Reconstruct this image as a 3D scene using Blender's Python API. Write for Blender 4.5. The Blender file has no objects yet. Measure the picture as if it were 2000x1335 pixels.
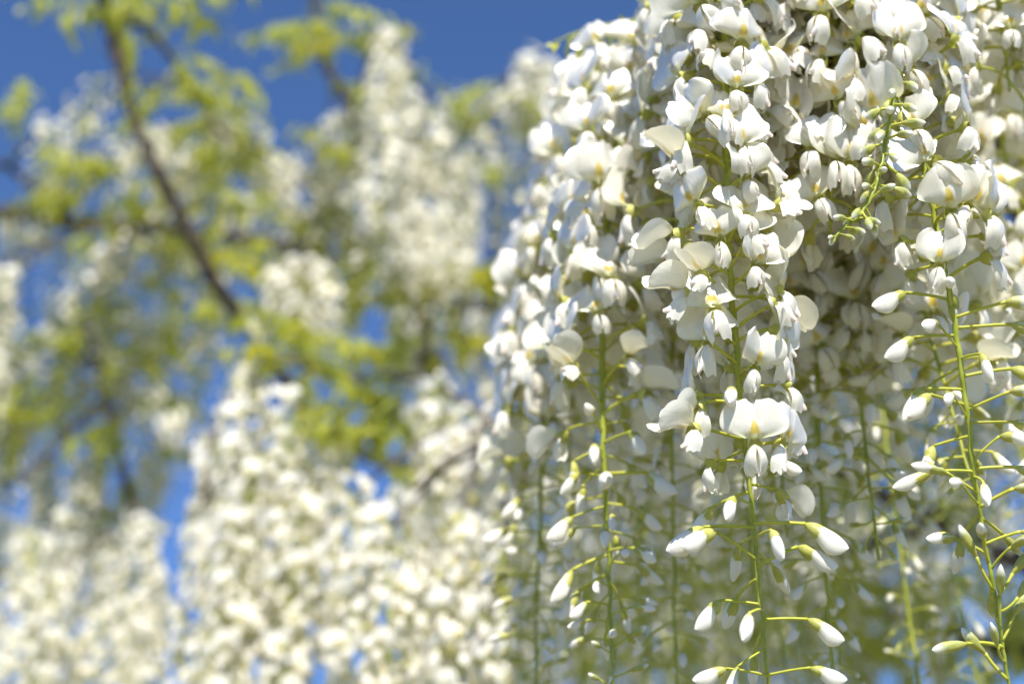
import bpy, math, random
import numpy as np
from mathutils import Matrix, Vector

random.seed(7)
rng = np.random.default_rng(7)
sc = bpy.context.scene
col = sc.collection
R = math.radians

# ------------------------------------------------------------------ camera
PITCH = 29.0
CAM = np.array((0.0, 0.0, 1.55))
FPX = 50.0 / 36.0 * 2000.0
cp, sp = math.cos(R(PITCH)), math.sin(R(PITCH))
FWD = np.array((0, cp, sp)); UPV = np.array((0, -sp, cp)); RGT = np.array((1.0, 0, 0))
cam_d = bpy.data.cameras.new('camera')
cam = bpy.data.objects.new('camera', cam_d); col.objects.link(cam)
cam.location = CAM; cam.rotation_euler = (R(90 + PITCH), 0, 0)
cam_d.lens = 50; cam_d.sensor_width = 36; cam_d.clip_start = 0.02; cam_d.clip_end = 3000
cam_d.dof.use_dof = True; cam_d.dof.focus_distance = 0.545; cam_d.dof.aperture_fstop = 5.0
cam_d.dof.aperture_blades = 9
sc.camera = cam

# ------------------------------------------------------------------ sky, sun, exposure
SUN_EL, SUN_AZ = 49.0, 173.0          # azimuth clockwise from +Y
world = bpy.data.worlds.new('World'); sc.world = world; world.use_nodes = True
wn = world.node_tree; bg = wn.nodes['Background']
sky = wn.nodes.new('ShaderNodeTexSky'); sky.sky_type = 'NISHITA'; sky.sun_disc = False
sky.sun_elevation = R(SUN_EL); sky.sun_rotation = R(SUN_AZ)
sky.altitude = 2200; sky.air_density = 0.85; sky.dust_density = 0.0; sky.ozone_density = 10.0
wn.links.new(sky.outputs[0], bg.inputs[0]); bg.inputs[1].default_value = 0.114
sl = bpy.data.lights.new('sun', 'SUN'); sl.energy = 4.3; sl.angle = R(0.53); sl.color = (1.0, 0.95, 0.87)
sun = bpy.data.objects.new('sun', sl); col.objects.link(sun)
sdir = Vector((math.cos(R(SUN_EL)) * math.sin(R(SUN_AZ)), math.cos(R(SUN_EL)) * math.cos(R(SUN_AZ)), math.sin(R(SUN_EL))))
sun.rotation_euler = sdir.to_track_quat('Z', 'Y').to_euler(); sun.location = (0, 0, 8)
vs = sc.view_settings; vs.view_transform = 'Standard'; vs.look = 'None'; vs.exposure = 0.92; vs.gamma = 1.0
vs.use_curve_mapping = False
sc.cycles.use_denoising = True
sc.cycles.max_bounces = 8; sc.cycles.diffuse_bounces = 5; sc.cycles.transmission_bounces = 6
sc.cycles.sample_clamp_indirect = 6.0
sc.cycles.use_adaptive_sampling = True; sc.cycles.adaptive_threshold = 0.02; sc.cycles.adaptive_min_samples = 12


def at(px, py, d):
    """A point of the place seen at picture position px, py, d metres along the view axis."""
    return CAM + d * (FWD + (px - 1000.0) / FPX * RGT + (667.5 - py) / FPX * UPV)


def proj_y(p):
    q = np.asarray(p) - CAM
    d = q @ FWD
    return 667.5 - FPX * (q @ UPV) / d


# ------------------------------------------------------------------ materials
def new_mat(name):
    m = bpy.data.materials.new(name); m.use_nodes = True
    nt = m.node_tree
    for n in list(nt.nodes):
        nt.nodes.remove(n)
    out = nt.nodes.new('ShaderNodeOutputMaterial')
    return m, nt, out


def nd(nt, typ, **kw):
    n = nt.nodes.new(typ)
    for k, v in kw.items():
        setattr(n, k, v)
    return n


def math_node(nt, op, a, b=None, clamp=False):
    n = nd(nt, 'ShaderNodeMath', operation=op, use_clamp=clamp)
    for i, v in enumerate((a, b)):
        if v is None:
            continue
        if isinstance(v, (int, float)):
            n.inputs[i].default_value = v
        else:
            nt.links.new(v, n.inputs[i])
    return n.outputs[0]


def smooth(nt, val, lo, hi, to0=0.0, to1=1.0):
    n = nd(nt, 'ShaderNodeMapRange', interpolation_type='SMOOTHSTEP')
    nt.links.new(val, n.inputs[0])
    for i, v in enumerate((lo, hi, to0, to1)):
        n.inputs[i + 1].default_value = v
    return n.outputs[0]


def mixc(nt, f, a, b):
    n = nd(nt, 'ShaderNodeMix', data_type='RGBA')
    if isinstance(f, (int, float)):
        n.inputs[0].default_value = f
    else:
        nt.links.new(f, n.inputs[0])
    for i, v in ((6, a), (7, b)):
        if isinstance(v, tuple):
            n.inputs[i].default_value = (*v, 1)
        else:
            nt.links.new(v, n.inputs[i])
    return n.outputs[2]


def thin_shader(nt, out, color, tcolor, trans, rough, spec, bump=None):
    d = nd(nt, 'ShaderNodeBsdfDiffuse'); t = nd(nt, 'ShaderNodeBsdfTranslucent')
    nt.links.new(color, d.inputs[0]); nt.links.new(tcolor, t.inputs[0])
    mx = nd(nt, 'ShaderNodeMixShader'); mx.inputs[0].default_value = trans
    nt.links.new(d.outputs[0], mx.inputs[1]); nt.links.new(t.outputs[0], mx.inputs[2])
    g = nd(nt, 'ShaderNodeBsdfGlossy'); g.inputs['Roughness'].default_value = rough
    fr = nd(nt, 'ShaderNodeFresnel'); fr.inputs[0].default_value = 1.4
    fm = math_node(nt, 'MULTIPLY', fr.outputs[0], spec)
    m2 = nd(nt, 'ShaderNodeMixShader')
    nt.links.new(fm, m2.inputs[0]); nt.links.new(mx.outputs[0], m2.inputs[1]); nt.links.new(g.outputs[0], m2.inputs[2])
    if bump is not None:
        for s in (d, t, g, fr):
            nt.links.new(bump, s.inputs['Normal'])
    nt.links.new(m2.outputs[0], out.inputs[0])


def petal_bump(nt, uv, strength, dist):
    mp = nd(nt, 'ShaderNodeMapping'); mp.inputs['Scale'].default_value = (26, 3, 1)
    nt.links.new(uv, mp.inputs[0])
    nz = nd(nt, 'ShaderNodeTexNoise'); nz.inputs['Scale'].default_value = 1.0; nz.inputs['Detail'].default_value = 3
    nt.links.new(mp.outputs[0], nz.inputs['Vector'])
    b = nd(nt, 'ShaderNodeBump'); b.inputs['Strength'].default_value = strength; b.inputs['Distance'].default_value = dist
    nt.links.new(nz.outputs[0], b.inputs['Height'])
    return b.outputs[0]


def petal_mat(name, kind, fine=True):
    m, nt, out = new_mat(name)
    uvn = nd(nt, 'ShaderNodeUVMap')
    sep = nd(nt, 'ShaderNodeSeparateXYZ'); nt.links.new(uvn.outputs[0], sep.inputs[0])
    u, v = sep.outputs[0], sep.outputs[1]          # u -1..1 across, v 0..1 along
    info = nd(nt, 'ShaderNodeObjectInfo')
    base = mixc(nt, info.outputs['Random'], (0.885, 0.857, 0.772), (0.89, 0.87, 0.81))
    au = math_node(nt, 'ABSOLUTE', u)
    if kind == 'banner':
        claw = smooth(nt, v, 0.26, 0.02)
        base = mixc(nt, math_node(nt, 'MULTIPLY', claw, 0.75), base, (0.72, 0.73, 0.30))
        d1 = smooth(nt, math_node(nt, 'DIVIDE', au, math_node(nt, 'MAXIMUM', math_node(nt, 'MULTIPLY', math_node(nt, 'SUBTRACT', 0.60, v), 0.46), 0.01)), 1.05, 0.45)
        lo = smooth(nt, v, 0.10, 0.18); hi = smooth(nt, v, 0.52, 0.36)
        sp_ = math_node(nt, 'MULTIPLY', math_node(nt, 'MULTIPLY', d1, lo), hi)
        base = mixc(nt, math_node(nt, 'MULTIPLY', sp_, 0.95), base, (0.80, 0.58, 0.03))
        d2 = smooth(nt, au, 0.025, 0.008)
        base = mixc(nt, math_node(nt, 'MULTIPLY', math_node(nt, 'MULTIPLY', d2, smooth(nt, v, 0.7, 0.4)), 0.5), base, (0.70, 0.68, 0.28))
    elif kind == 'wing':
        claw = smooth(nt, v, 0.22, 0.0)
        base = mixc(nt, math_node(nt, 'MULTIPLY', claw, 0.8), base, (0.74, 0.74, 0.36))
    elif kind == 'keel':
        claw = smooth(nt, v, 0.25, 0.0)
        base = mixc(nt, math_node(nt, 'MULTIPLY', claw, 0.8), base, (0.74, 0.74, 0.36))
        tip = smooth(nt, v, 0.7, 0.98)
        base = mixc(nt, math_node(nt, 'MULTIPLY', tip, 0.45), base, (0.66, 0.42, 0.44))
    elif kind == 'bud':
        claw = smooth(nt, v, 0.42, 0.10)
        base = mixc(nt, math_node(nt, 'MULTIPLY', claw, 0.75), base, (0.66, 0.70, 0.30))
        pk = nd(nt, 'ShaderNodeTexNoise'); pk.inputs['Scale'].default_value = 260
        tc = nd(nt, 'ShaderNodeTexCoord'); nt.links.new(tc.outputs['Object'], pk.inputs['Vector'])
        pm = math_node(nt, 'MULTIPLY', smooth(nt, v, 0.55, 1.0), smooth(nt, pk.outputs[0], 0.42, 0.7))
        base = mixc(nt, math_node(nt, 'MULTIPLY', pm, 0.35), base, (0.74, 0.60, 0.60))
    elif kind == 'greenbud':
        claw = smooth(nt, v, 0.95, 0.45)
        base = mixc(nt, math_node(nt, 'MULTIPLY', claw, 0.9), base, (0.42, 0.47, 0.10))
    if fine and kind in ('banner', 'wing', 'bud'):
        mp = nd(nt, 'ShaderNodeMapping'); mp.inputs['Scale'].default_value = (2.2, 2.2, 1)
        nt.links.new(uvn.outputs[0], mp.inputs[0])
        cmb = nd(nt, 'ShaderNodeCombineXYZ')
        nt.links.new(math_node(nt, 'MULTIPLY', info.outputs['Random'], 40.0), cmb.inputs[0]); nt.links.new(math_node(nt, 'MULTIPLY', info.outputs['Random'], 17.0), cmb.inputs[1])
        nt.links.new(cmb.outputs[0], mp.inputs['Location'])
        sn = nd(nt, 'ShaderNodeTexNoise'); sn.inputs['Scale'].default_value = 1.0; sn.inputs['Detail'].default_value = 5
        nt.links.new(mp.outputs[0], sn.inputs['Vector'])
        base = mixc(nt, math_node(nt, 'MULTIPLY', smooth(nt, sn.outputs[0], 0.60, 0.74), 0.30), base, (0.66, 0.52, 0.34))
        vm = nd(nt, 'ShaderNodeMapping'); vm.inputs['Scale'].default_value = (30, 2.2, 1); nt.links.new(uvn.outputs[0], vm.inputs[0])
        vn = nd(nt, 'ShaderNodeTexNoise'); vn.inputs['Scale'].default_value = 1.0; vn.inputs['Detail'].default_value = 2; nt.links.new(vm.outputs[0], vn.inputs['Vector'])
        base = mixc(nt, math_node(nt, 'MULTIPLY', smooth(nt, vn.outputs[0], 0.5, 0.72), 0.22), base, (0.74, 0.70, 0.60))
    tcol = mixc(nt, 0.6, base, (0.88, 0.83, 0.52))
    thin_shader(nt, out, base, tcol, 0.40 if kind in ('banner', 'wing') else 0.26, 0.5, 0.5 if fine else 0.15,
                petal_bump(nt, uvn.outputs[0], 0.20, 0.0006) if fine else None)
    return m


def green_mat(name, c1, c2, scale=180.0, trans=0.0, rough=0.45):
    m, nt, out = new_mat(name)
    tc = nd(nt, 'ShaderNodeTexCoord')
    nz = nd(nt, 'ShaderNodeTexNoise'); nz.inputs['Scale'].default_value = scale; nz.inputs['Detail'].default_value = 3
    nt.links.new(tc.outputs['Object'], nz.inputs['Vector'])
    info = nd(nt, 'ShaderNodeObjectInfo')
    f = math_node(nt, 'ADD', math_node(nt, 'MULTIPLY', smooth(nt, nz.outputs[0], 0.3, 0.7), 0.65),
                  math_node(nt, 'MULTIPLY', info.outputs['Random'], 0.35), True)
    c = mixc(nt, f, c1, c2)
    if trans:
        thin_shader(nt, out, c, c, trans, rough, 0.6)
    else:
        p = nd(nt, 'ShaderNodeBsdfPrincipled'); nt.links.new(c, p.inputs['Base Color'])
        p.inputs['Roughness'].default_value = rough
        p.inputs['Specular IOR Level'].default_value = 0.35
        b = nd(nt, 'ShaderNodeBump'); b.inputs['Strength'].default_value = 0.25; b.inputs['Distance'].default_value = 0.0004
        nt.links.new(nz.outputs[0], b.inputs['Height']); nt.links.new(b.outputs[0], p.inputs['Normal'])
        nt.links.new(p.outputs[0], out.inputs[0])
    return m


def leaf_mat(name, c1, c2, tc_col):
    m, nt, out = new_mat(name)
    uvn = nd(nt, 'ShaderNodeUVMap')
    sep = nd(nt, 'ShaderNodeSeparateXYZ'); nt.links.new(uvn.outputs[0], sep.inputs[0])
    info = nd(nt, 'ShaderNodeObjectInfo')
    base = mixc(nt, info.outputs['Random'], c1, c2)
    au = math_node(nt, 'ABSOLUTE', sep.outputs[0])
    base = mixc(nt, math_node(nt, 'MULTIPLY', smooth(nt, au, 0.10, 0.02), 0.5), base, (0.40, 0.46, 0.14))
    wv = nd(nt, 'ShaderNodeTexWave'); wv.inputs['Scale'].default_value = 3.0; wv.inputs['Distortion'].default_value = 1.0
    nt.links.new(uvn.outputs[0], wv.inputs['Vector'])
    b = nd(nt, 'ShaderNodeBump'); b.inputs['Strength'].default_value = 0.2; b.inputs['Distance'].default_value = 0.0008
    nt.links.new(wv.outputs[1], b.inputs['Height'])
    tcol = mixc(nt, 0.75, base, tc_col)
    thin_shader(nt, out, base, tcol, 0.55, 0.6, 0.2, b.outputs[0])
    return m


def bark_mat(name):
    m, nt, out = new_mat(name)
    tc = nd(nt, 'ShaderNodeTexCoord')
    n1 = nd(nt, 'ShaderNodeTexNoise'); n1.inputs['Scale'].default_value = 55; n1.inputs['Detail'].default_value = 6
    n2 = nd(nt, 'ShaderNodeTexNoise'); n2.inputs['Scale'].default_value = 260; n2.inputs['Detail'].default_value = 4
    for n in (n1, n2):
        nt.links.new(tc.outputs['Object'], n.inputs['Vector'])
    c = mixc(nt, smooth(nt, n1.outputs[0], 0.35, 0.68), (0.040, 0.026, 0.018), (0.14, 0.105, 0.08))
    c = mixc(nt, math_node(nt, 'MULTIPLY', smooth(nt, n2.outputs[0], 0.5, 0.75), 0.5), c, (0.27, 0.24, 0.20))
    p = nd(nt, 'ShaderNodeBsdfPrincipled'); p.inputs['Roughness'].default_value = 0.85
    nt.links.new(c, p.inputs['Base Color'])
    h = math_node(nt, 'ADD', n1.outputs[0], n2.outputs[0])
    b = nd(nt, 'ShaderNodeBump'); b.inputs['Strength'].default_value = 0.7; b.inputs['Distance'].default_value = 0.003
    nt.links.new(h, b.inputs['Height']); nt.links.new(b.outputs[0], p.inputs['Normal'])
    nt.links.new(p.outputs[0], out.inputs[0])
    return m


def ground_mat():
    m, nt, out = new_mat('patchy_lawn')
    tc = nd(nt, 'ShaderNodeTexCoord')
    n1 = nd(nt, 'ShaderNodeTexNoise'); n1.inputs['Scale'].default_value = 0.8; n1.inputs['Detail'].default_value = 8
    n2 = nd(nt, 'ShaderNodeTexVoronoi'); n2.inputs['Scale'].default_value = 70
    for n in (n1, n2):
        nt.links.new(tc.outputs['Object'], n.inputs['Vector'])
    c = mixc(nt, smooth(nt, n1.outputs[0], 0.4, 0.62), (0.13, 0.15, 0.05), (0.28, 0.24, 0.17))
    c = mixc(nt, math_node(nt, 'MULTIPLY', n2.outputs[0], 0.45), c, (0.20, 0.19, 0.12))
    p = nd(nt, 'ShaderNodeBsdfPrincipled'); p.inputs['Roughness'].default_value = 0.95
    nt.links.new(c, p.inputs['Base Color'])
    b = nd(nt, 'ShaderNodeBump'); b.inputs['Strength'].default_value = 0.6; b.inputs['Distance'].default_value = 0.01
    nt.links.new(n2.outputs[0], b.inputs['Height']); nt.links.new(b.outputs[0], p.inputs['Normal'])
    nt.links.new(p.outputs[0], out.inputs[0])
    return m


M_BANNER = petal_mat('banner_white', 'banner'); M_WING = petal_mat('wing_white', 'wing')
M_KEEL = petal_mat('keel_white', 'keel'); M_BUD = petal_mat('bud_white', 'bud'); M_GBUD = petal_mat('bud_green', 'greenbud')
SOFT = {m: petal_mat(m.name + '_far', k, False) for m, k in ((M_BANNER, 'banner'), (M_WING, 'wing'), (M_KEEL, 'keel'), (M_BUD, 'bud'), (M_GBUD, 'greenbud'))}
M_STEM = green_mat('flower_stalk_green', (0.22, 0.27, 0.022), (0.37, 0.39, 0.05))
M_CALYX = green_mat('calyx_green', (0.46, 0.48, 0.08), (0.66, 0.63, 0.20), 300, 0.35)
M_PED = green_mat('flower_stalk_yellow', (0.34, 0.37, 0.03), (0.52, 0.50, 0.07))
M_LEAF = leaf_mat('young_leaf', (0.34, 0.39, 0.045), (0.47, 0.49, 0.09), (0.72, 0.72, 0.10))
M_LEAFY = leaf_mat('yellow_leaf', (0.34, 0.38, 0.03), (0.46, 0.44, 0.03), (0.72, 0.66, 0.03))
M_BARK = bark_mat('vine_bark'); M_GROUND = ground_mat()


# ------------------------------------------------------------------ mesh helpers
class MB:
    def __init__(self):
        self.v = []; self.f = []; self.uv = []; self.mi = []; self.n = 0

    def add(self, V, F, UV=None, mi=0, mat=None):
        V = np.asarray(V, float)
        if mat is not None:
            V = V @ np.array(mat.to_3x3()).T + np.array(mat.translation)
        if UV is None:
            UV = np.zeros((len(V), 2))
        self.v.append(V); self.uv.append(np.asarray(UV, float))
        self.f += [tuple(i + self.n for i in f) for f in F]
        self.mi += [mi] * len(F)
        self.n += len(V)
        return self

    def mesh(self, name, mats):
        me = bpy.data.meshes.new(name)
        V = np.concatenate(self.v)
        me.from_pydata(V.tolist(), [], self.f)
        UV = np.concatenate(self.uv)
        li = np.empty(len(me.loops), np.int32); me.loops.foreach_get('vertex_index', li)
        ul = me.uv_layers.new(name='UVMap')
        ul.data.foreach_set('uv', UV[li].astype(np.float32).ravel())
        me.polygons.foreach_set('material_index', np.array(self.mi, np.int32))
        me.polygons.foreach_set('use_smooth', np.ones(len(self.f), bool))
        for m in mats:
            me.materials.append(m)
        me.update()
        return me


def grid_faces(nu, nv, close=False):
    F = []
    for j in range(nv - 1):
        for i in range(nu if close else nu - 1):
            a = j * nu + i; b = j * nu + (i + 1) % nu
            F.append((a, b, b + nu, a + nu))
    return F


def catmull(P, per):
    P = np.asarray(P, float)
    if len(P) == 2:
        return np.linspace(P[0], P[1], per + 1)
    Q = np.vstack([2 * P[0] - P[1], P, 2 * P[-1] - P[-2]])
    out = []
    for i in range(1, len(Q) - 2):
        for s in np.linspace(0, 1, per, endpoint=False):
            a, b, c, d = Q[i - 1], Q[i], Q[i + 1], Q[i + 2]
            out.append(0.5 * (2 * b + (c - a) * s + (2 * a - 5 * b + 4 * c - d) * s * s + (3 * b - a - 3 * c + d) * s ** 3))
    out.append(P[-1])
    return np.array(out)


def tube(P, rad, ns=7, lump=0.0, caps=True):
    P = np.asarray(P, float); n = len(P)
    rad = np.broadcast_to(np.asarray(rad, float), (n,))
    T = np.gradient(P, axis=0); T /= np.linalg.norm(T, axis=1, keepdims=True) + 1e-12
    ref = np.array((0, 0, 1.0)) if abs(T[0][2]) < 0.8 else np.array((1.0, 0, 0))
    A = np.cross(T[0], ref); A /= np.linalg.norm(A)
    V = []; UV = []
    for i in range(n):
        A = A - T[i] * (A @ T[i]); A /= np.linalg.norm(A); B = np.cross(T[i], A)
        for k in range(ns):
            th = 2 * math.pi * k / ns
            r = rad[i] * (1 + (lump * rng.standard_normal() if lump else 0))
            V.append(P[i] + r * (math.cos(th) * A + math.sin(th) * B)); UV.append((0, i / (n - 1)))
    F = grid_faces(ns, n, True)
    if caps:
        F.append(tuple(range(ns - 1, -1, -1))); F.append(tuple(range((n - 1) * ns, n * ns)))
    return np.array(V), F, np.array(UV)


MM = 0.001


def banner(reflex, fold, tilt, W=12.0, H=17.0, asym=0.0, wav=0.5, seed=0, nu=19, nv=15):
    """Standard petal: wide rounded heart on a short claw, bent back where it leaves the calyx,
    each half bent about the middle crease by its own angle, rim slightly rolled."""
    r = np.random.default_rng(seed); ph = r.uniform(0, 6.28, 4); roll_ = r.uniform(-0.6, 1.3)
    V = []; UV = []
    ss = np.linspace(0, 1, 40)
    th = R(tilt) - R(reflex) * (0.62 * np.clip(ss / 0.42, 0, 1) ** 1.2 + 0.38 * np.clip((ss - .35) / .65, 0, 1) ** 2)
    dsx = H / 39
    cy = np.concatenate([[0], np.cumsum(np.sin((th[:-1] + th[1:]) / 2) * dsx)])
    cz = np.concatenate([[0], np.cumsum(np.cos((th[:-1] + th[1:]) / 2) * dsx)])
    for v in np.linspace(0, 1, nv):
        for u in np.linspace(-1, 1, nu):
            # outline in the flat: square -> disc -> heart
            vv = 2 * v - 1
            dx = u * math.sqrt(1 - vv * vv / 2); dz = vv * math.sqrt(1 - u * u / 2)
            x = dx * (1.0 if dz > -0.2 else 1 - 0.75 * ((-dz - 0.2) / 0.8) ** 2.2)
            h = (dz + 1) / 2
            h -= 0.16 * abs(x) ** 1.5 * (1 - h)                      # lobes hang a little at the base
            h -= 0.06 * math.exp(-(x / 0.13) ** 2) * max(0, (h - 0.7) / 0.3)   # notch at the top
            yy = np.interp(h, ss, cy) if h >= 0 else h * H * math.sin(th[0])
            zz = np.interp(h, ss, cz) if h >= 0 else h * H * math.cos(th[0])
            t_ = np.interp(max(h, 0), ss, th)
            f_ = R(fold) * (1 + asym * np.sign(x)) * (0.55 + 0.45 * h)
            ax = abs(x)
            hinge = 0.6 * f_ * min(1.0, ax / 0.12)                    # most of the bend is at the crease
            phi = hinge + 0.7 * f_ * ax
            xr = W * ax * math.cos(hinge * .5 + phi * .5) * np.sign(x)
            bk = W * ax * math.sin(hinge * .5 + phi * .5)
            bk += 1.5 * math.exp(-(x / 0.09) ** 2) * (h if h > 0 else 0) ** 0.5
            rim = max(0.0, math.hypot(dx, dz) - 0.72) / 0.28
            bk += 1.5 * roll_ * rim ** 2 * (0.3 + 0.7 * h)
            bk += wav * (math.sin(3.1 * u + ph[0]) * v + math.sin(5 * v + 4 * u + ph[1]) * abs(u) ** 2 * 0.8 + 1.1 * math.sin(7 * u + 5 * v + ph[2]) * rim + 0.6 * math.sin(13 * u - 6 * v + ph[3]) * rim * rim)
            if h < 0.45:
                bk -= 1.0 * math.exp(-((ax - 0.11) / 0.06) ** 2) * math.sin(max(h, 0) / 0.45 * math.pi)   # two ridges beside the yellow mark
            V.append((xr, yy - bk * math.cos(t_), zz + bk * math.sin(t_))); UV.append((x, max(h, 0)))
    return np.array(V) * MM, grid_faces(nu, nv), np.array(UV)


def wing(side, down, L=12.8, Wd=8.8, gap=0.25, splay=0, roof=40, cup=1.1, seed=0, nu=7, nv=9):
    """One wing petal; the pair meets along its upper edge like a roof over the keel."""
    r = np.random.default_rng(seed)
    V = []; UV = []; ph = r.uniform(0, 6)
    for v in np.linspace(0, 1, nv):
        w = Wd * (0.20 + 0.80 * math.sin(min(1, v * 1.02) ** 1.2 * math.pi * 0.80) ** 0.75)
        a = R(down) * (0.45 + 0.75 * v)
        for u in np.linspace(-1, 1, nu):
            q = (1 - u) / 2                                   # 0 at the ridge, 1 at the lower edge
            s = L * v * (1 - 0.10 * q * v) + 1.0 * math.sin(5 * u + ph) * v * v * 0.5
            o = -q * w * math.cos(R(roof)) * 0.75 + w * 0.25 - 1.2 * v
            bulge = cup * math.sin(math.pi * q) * math.sin(math.pi * min(v, .92))
            x = gap + math.sin(R(splay)) * L * v + q * w * math.sin(R(roof)) * 0.75 * (1 - 0.35 * v * v) + bulge + 0.3 * math.sin(4 * v + 3 * u + ph)
            o += bulge * 0.8
            V.append((side * x, s * math.cos(a) + o * math.sin(a), -s * math.sin(a) + o * math.cos(a))); UV.append((u, v))
    return np.array(V) * MM, grid_faces(nu, nv), np.array(UV)


def keel(down, L=12.5, nu=9, nv=9):
    V = []; UV = []
    for v in np.linspace(0, 1, nv):
        h = 3.8 * math.sin(min(1, 0.12 + v * 0.80) * math.pi) ** 0.7
        wd = 1.6 * math.sin(min(1, 0.15 + v * 0.82) * math.pi) ** 0.6
        a = R(down) * (0.45 + 0.7 * v) - R(45) * max(0, v - 0.7)
        for k in range(nu):
            t = -0.86 * math.pi + 1.72 * math.pi * k / (nu - 1)
            x = wd * math.sin(t); o = -h * 0.5 * math.cos(t)
            s = L * v
            V.append((x, s * math.cos(a) + o * math.sin(a), -s * math.sin(a) + o * math.cos(a))); UV.append((math.sin(t), v))
    return np.array(V) * MM, grid_faces(nu, nv), np.array(UV)


def bud_body(L=20.0, fat=1.0, belly=4.6, start=2.6, hook=0.0, nu=12, nv=13):
    """Folded petals of a closed flower: straight back, deep belly, off-centre beak."""
    V = []; UV = []
    for v in np.linspace(0, 1, nv):
        close = math.sqrt(max(0.0, 1 - max(0, (v - 0.60) / 0.40) ** 1.7))
        top = 2.3 + 0.9 * math.sin(math.pi * v * 0.8) - 1.3 * v ** 3
        bot = -2.3 - belly * math.sin(min(1.0, v / 0.72) * math.pi / 2) ** 1.6 * 0.9
        tipz = top - 1.1
        top_ = tipz + (top - tipz) * close; bot_ = tipz + (bot - tipz) * close
        wd = (2.3 + 1.5 * math.sin(math.pi * min(1, v * 1.1))) * close * (1 - 0.25 * v)
        mid, half = (top_ + bot_) / 2, (top_ - bot_) / 2
        for k in range(nu):
            t = 2 * math.pi * k / nu
            cx, cz = math.sin(t), math.cos(t)
            cx = math.copysign(abs(cx) ** 1.15, cx) * (1 - 0.18 * max(0, -cz))
            y = start + (L - start) * v
            z = (mid + half * cz) * fat - hook * v * v * 6
            V.append((wd * fat * cx, y, z)); UV.append((math.sin(t), v))
    F = grid_faces(nu, nv, True)
    F.append(tuple(range((nv - 1) * nu, nv * nu)))
    return np.array(V) * MM, F, np.array(UV)


def calyx(L=5.2, r1=3.0, teeth=0.9, nu=10, nv=6, oblique=1.0):
    V = []; UV = []
    for v in np.linspace(0, 1, nv):
        r = 0.55 + (r1 - 0.55) * math.sin(min(1, v * 1.15) * math.pi / 2) ** 0.8
        for k in range(nu):
            t = 2 * math.pi * k / nu
            y = L * v + (teeth * (0.5 + 0.5 * math.cos(5 * t)) - oblique * math.cos(t)) * v * v
            V.append((r * math.sin(t) * 0.95, y, r * math.cos(t) - 0.3 * v)); UV.append((0, v))
    return np.array(V) * MM, grid_faces(nu, nv, True), np.array(UV)


def pedicel(L, rise, sag, side, droop):
    s = np.linspace(0, 1, 9)
    P = np.stack([side * s * s, L * s, rise * s - sag * s * s], 1) * MM
    rad = np.where(s < 0.12, 0.95, 0.66) * MM; rad[-1] = 0.85 * MM
    tip = Matrix.Translation(Vector(P[-1])) @ Matrix.Rotation(math.atan2(-side * 1.2, L), 4, 'Z') @ Matrix.Rotation(-R(droop), 4, 'X')
    return tube(P, rad, 6), tip


# ------------------------------------------------------------------ flower kinds (shared mesh data)
class Kind:
    """stalk mesh with calyx, petals in the tip's frame, and one joined mesh for small far flowers"""
    def __init__(self, stalk, tip, cal, petals, grow=1.0):
        tip = tip @ Matrix.Scale(grow, 4)
        mb = MB().add(*stalk).add(*cal, mi=1, mat=tip)
        self.stalk = mb.mesh('flower_stalk', [M_PED, M_CALYX])
        self.tip = tip
        self.petals = [(n, MB().add(*g).mesh(n, [m])) for n, g, m in petals]
        allm = [M_PED, M_CALYX]
        mb = MB().add(*stalk).add(*cal, mi=1, mat=tip)
        for n, g, m in petals:
            m = SOFT[m]
            if m not in allm:
                allm.append(m)
            mb.add(*g, mi=allm.index(m), mat=tip)
        self.joined = mb.mesh('flower_joined', allm)


def shift(g, dy, dz):
    V, F, U = g
    return V + np.array((0, dy, dz)) * MM, F, U


KINDS = {'bud_tight': [], 'open': [], 'half': [], 'bud_large': [], 'bud_mid': [], 'bud_small': []}
open_specs = [  # L, rise, sag, side, droop, reflex, fold, tilt, asym, wav, keel angle
    (15, 4, 2, 2, 14, 58, -14, 24, 0.3, 0.55, 58), (14, 2, 3, -3, 20, 62, 18, 26, 2.0, 0.8, 52),
    (16, 6, 4, 1, 8, 44, -8, 16, -0.4, 0.5, 64), (13, 4, 2, -2, 24, 80, 38, 30, 0.5, 0.7, 48),
    (15, 3, 1, 4, 8, 56, -26, 18, 0.3, 0.8, 56), (17, 6, 5, -1, 18, 66, 20, 30, -2.2, 0.9, 60),
    (14, 5, 4, 3, 26, 92, 12, 34, 0.8, 0.8, 46), (15, 1, 2, -4, 12, 50, -18, 14, -1.2, 0.7, 58),
    (14, 3, 2, 2, 16, 72, 46, 26, -0.3, 0.6, 54), (16, 2, 1, -2, 4, 40, -9, 12, 0.35, 0.5, 62),
    (14, 5, 3, 3, 10, 74, -34, 30, 0.6, 1.1, 52), (16, 1, 2, -3, 22, 54, 30, 18, -1.6, 1.0, 60), (13, 3, 3, 1, 30, 100, -20, 40, 0.2, 0.9, 44),
    (15, 6, 2, -1, 6, 48, 24, 12, 1.4, 1.2, 58), (17, 2, 4, 2, 18, 64, -40, 22, -0.5, 1.0, 50), (14, 4, 1, -4, 14, 88, 30, 36, -0.9, 1.1, 56)]
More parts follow.
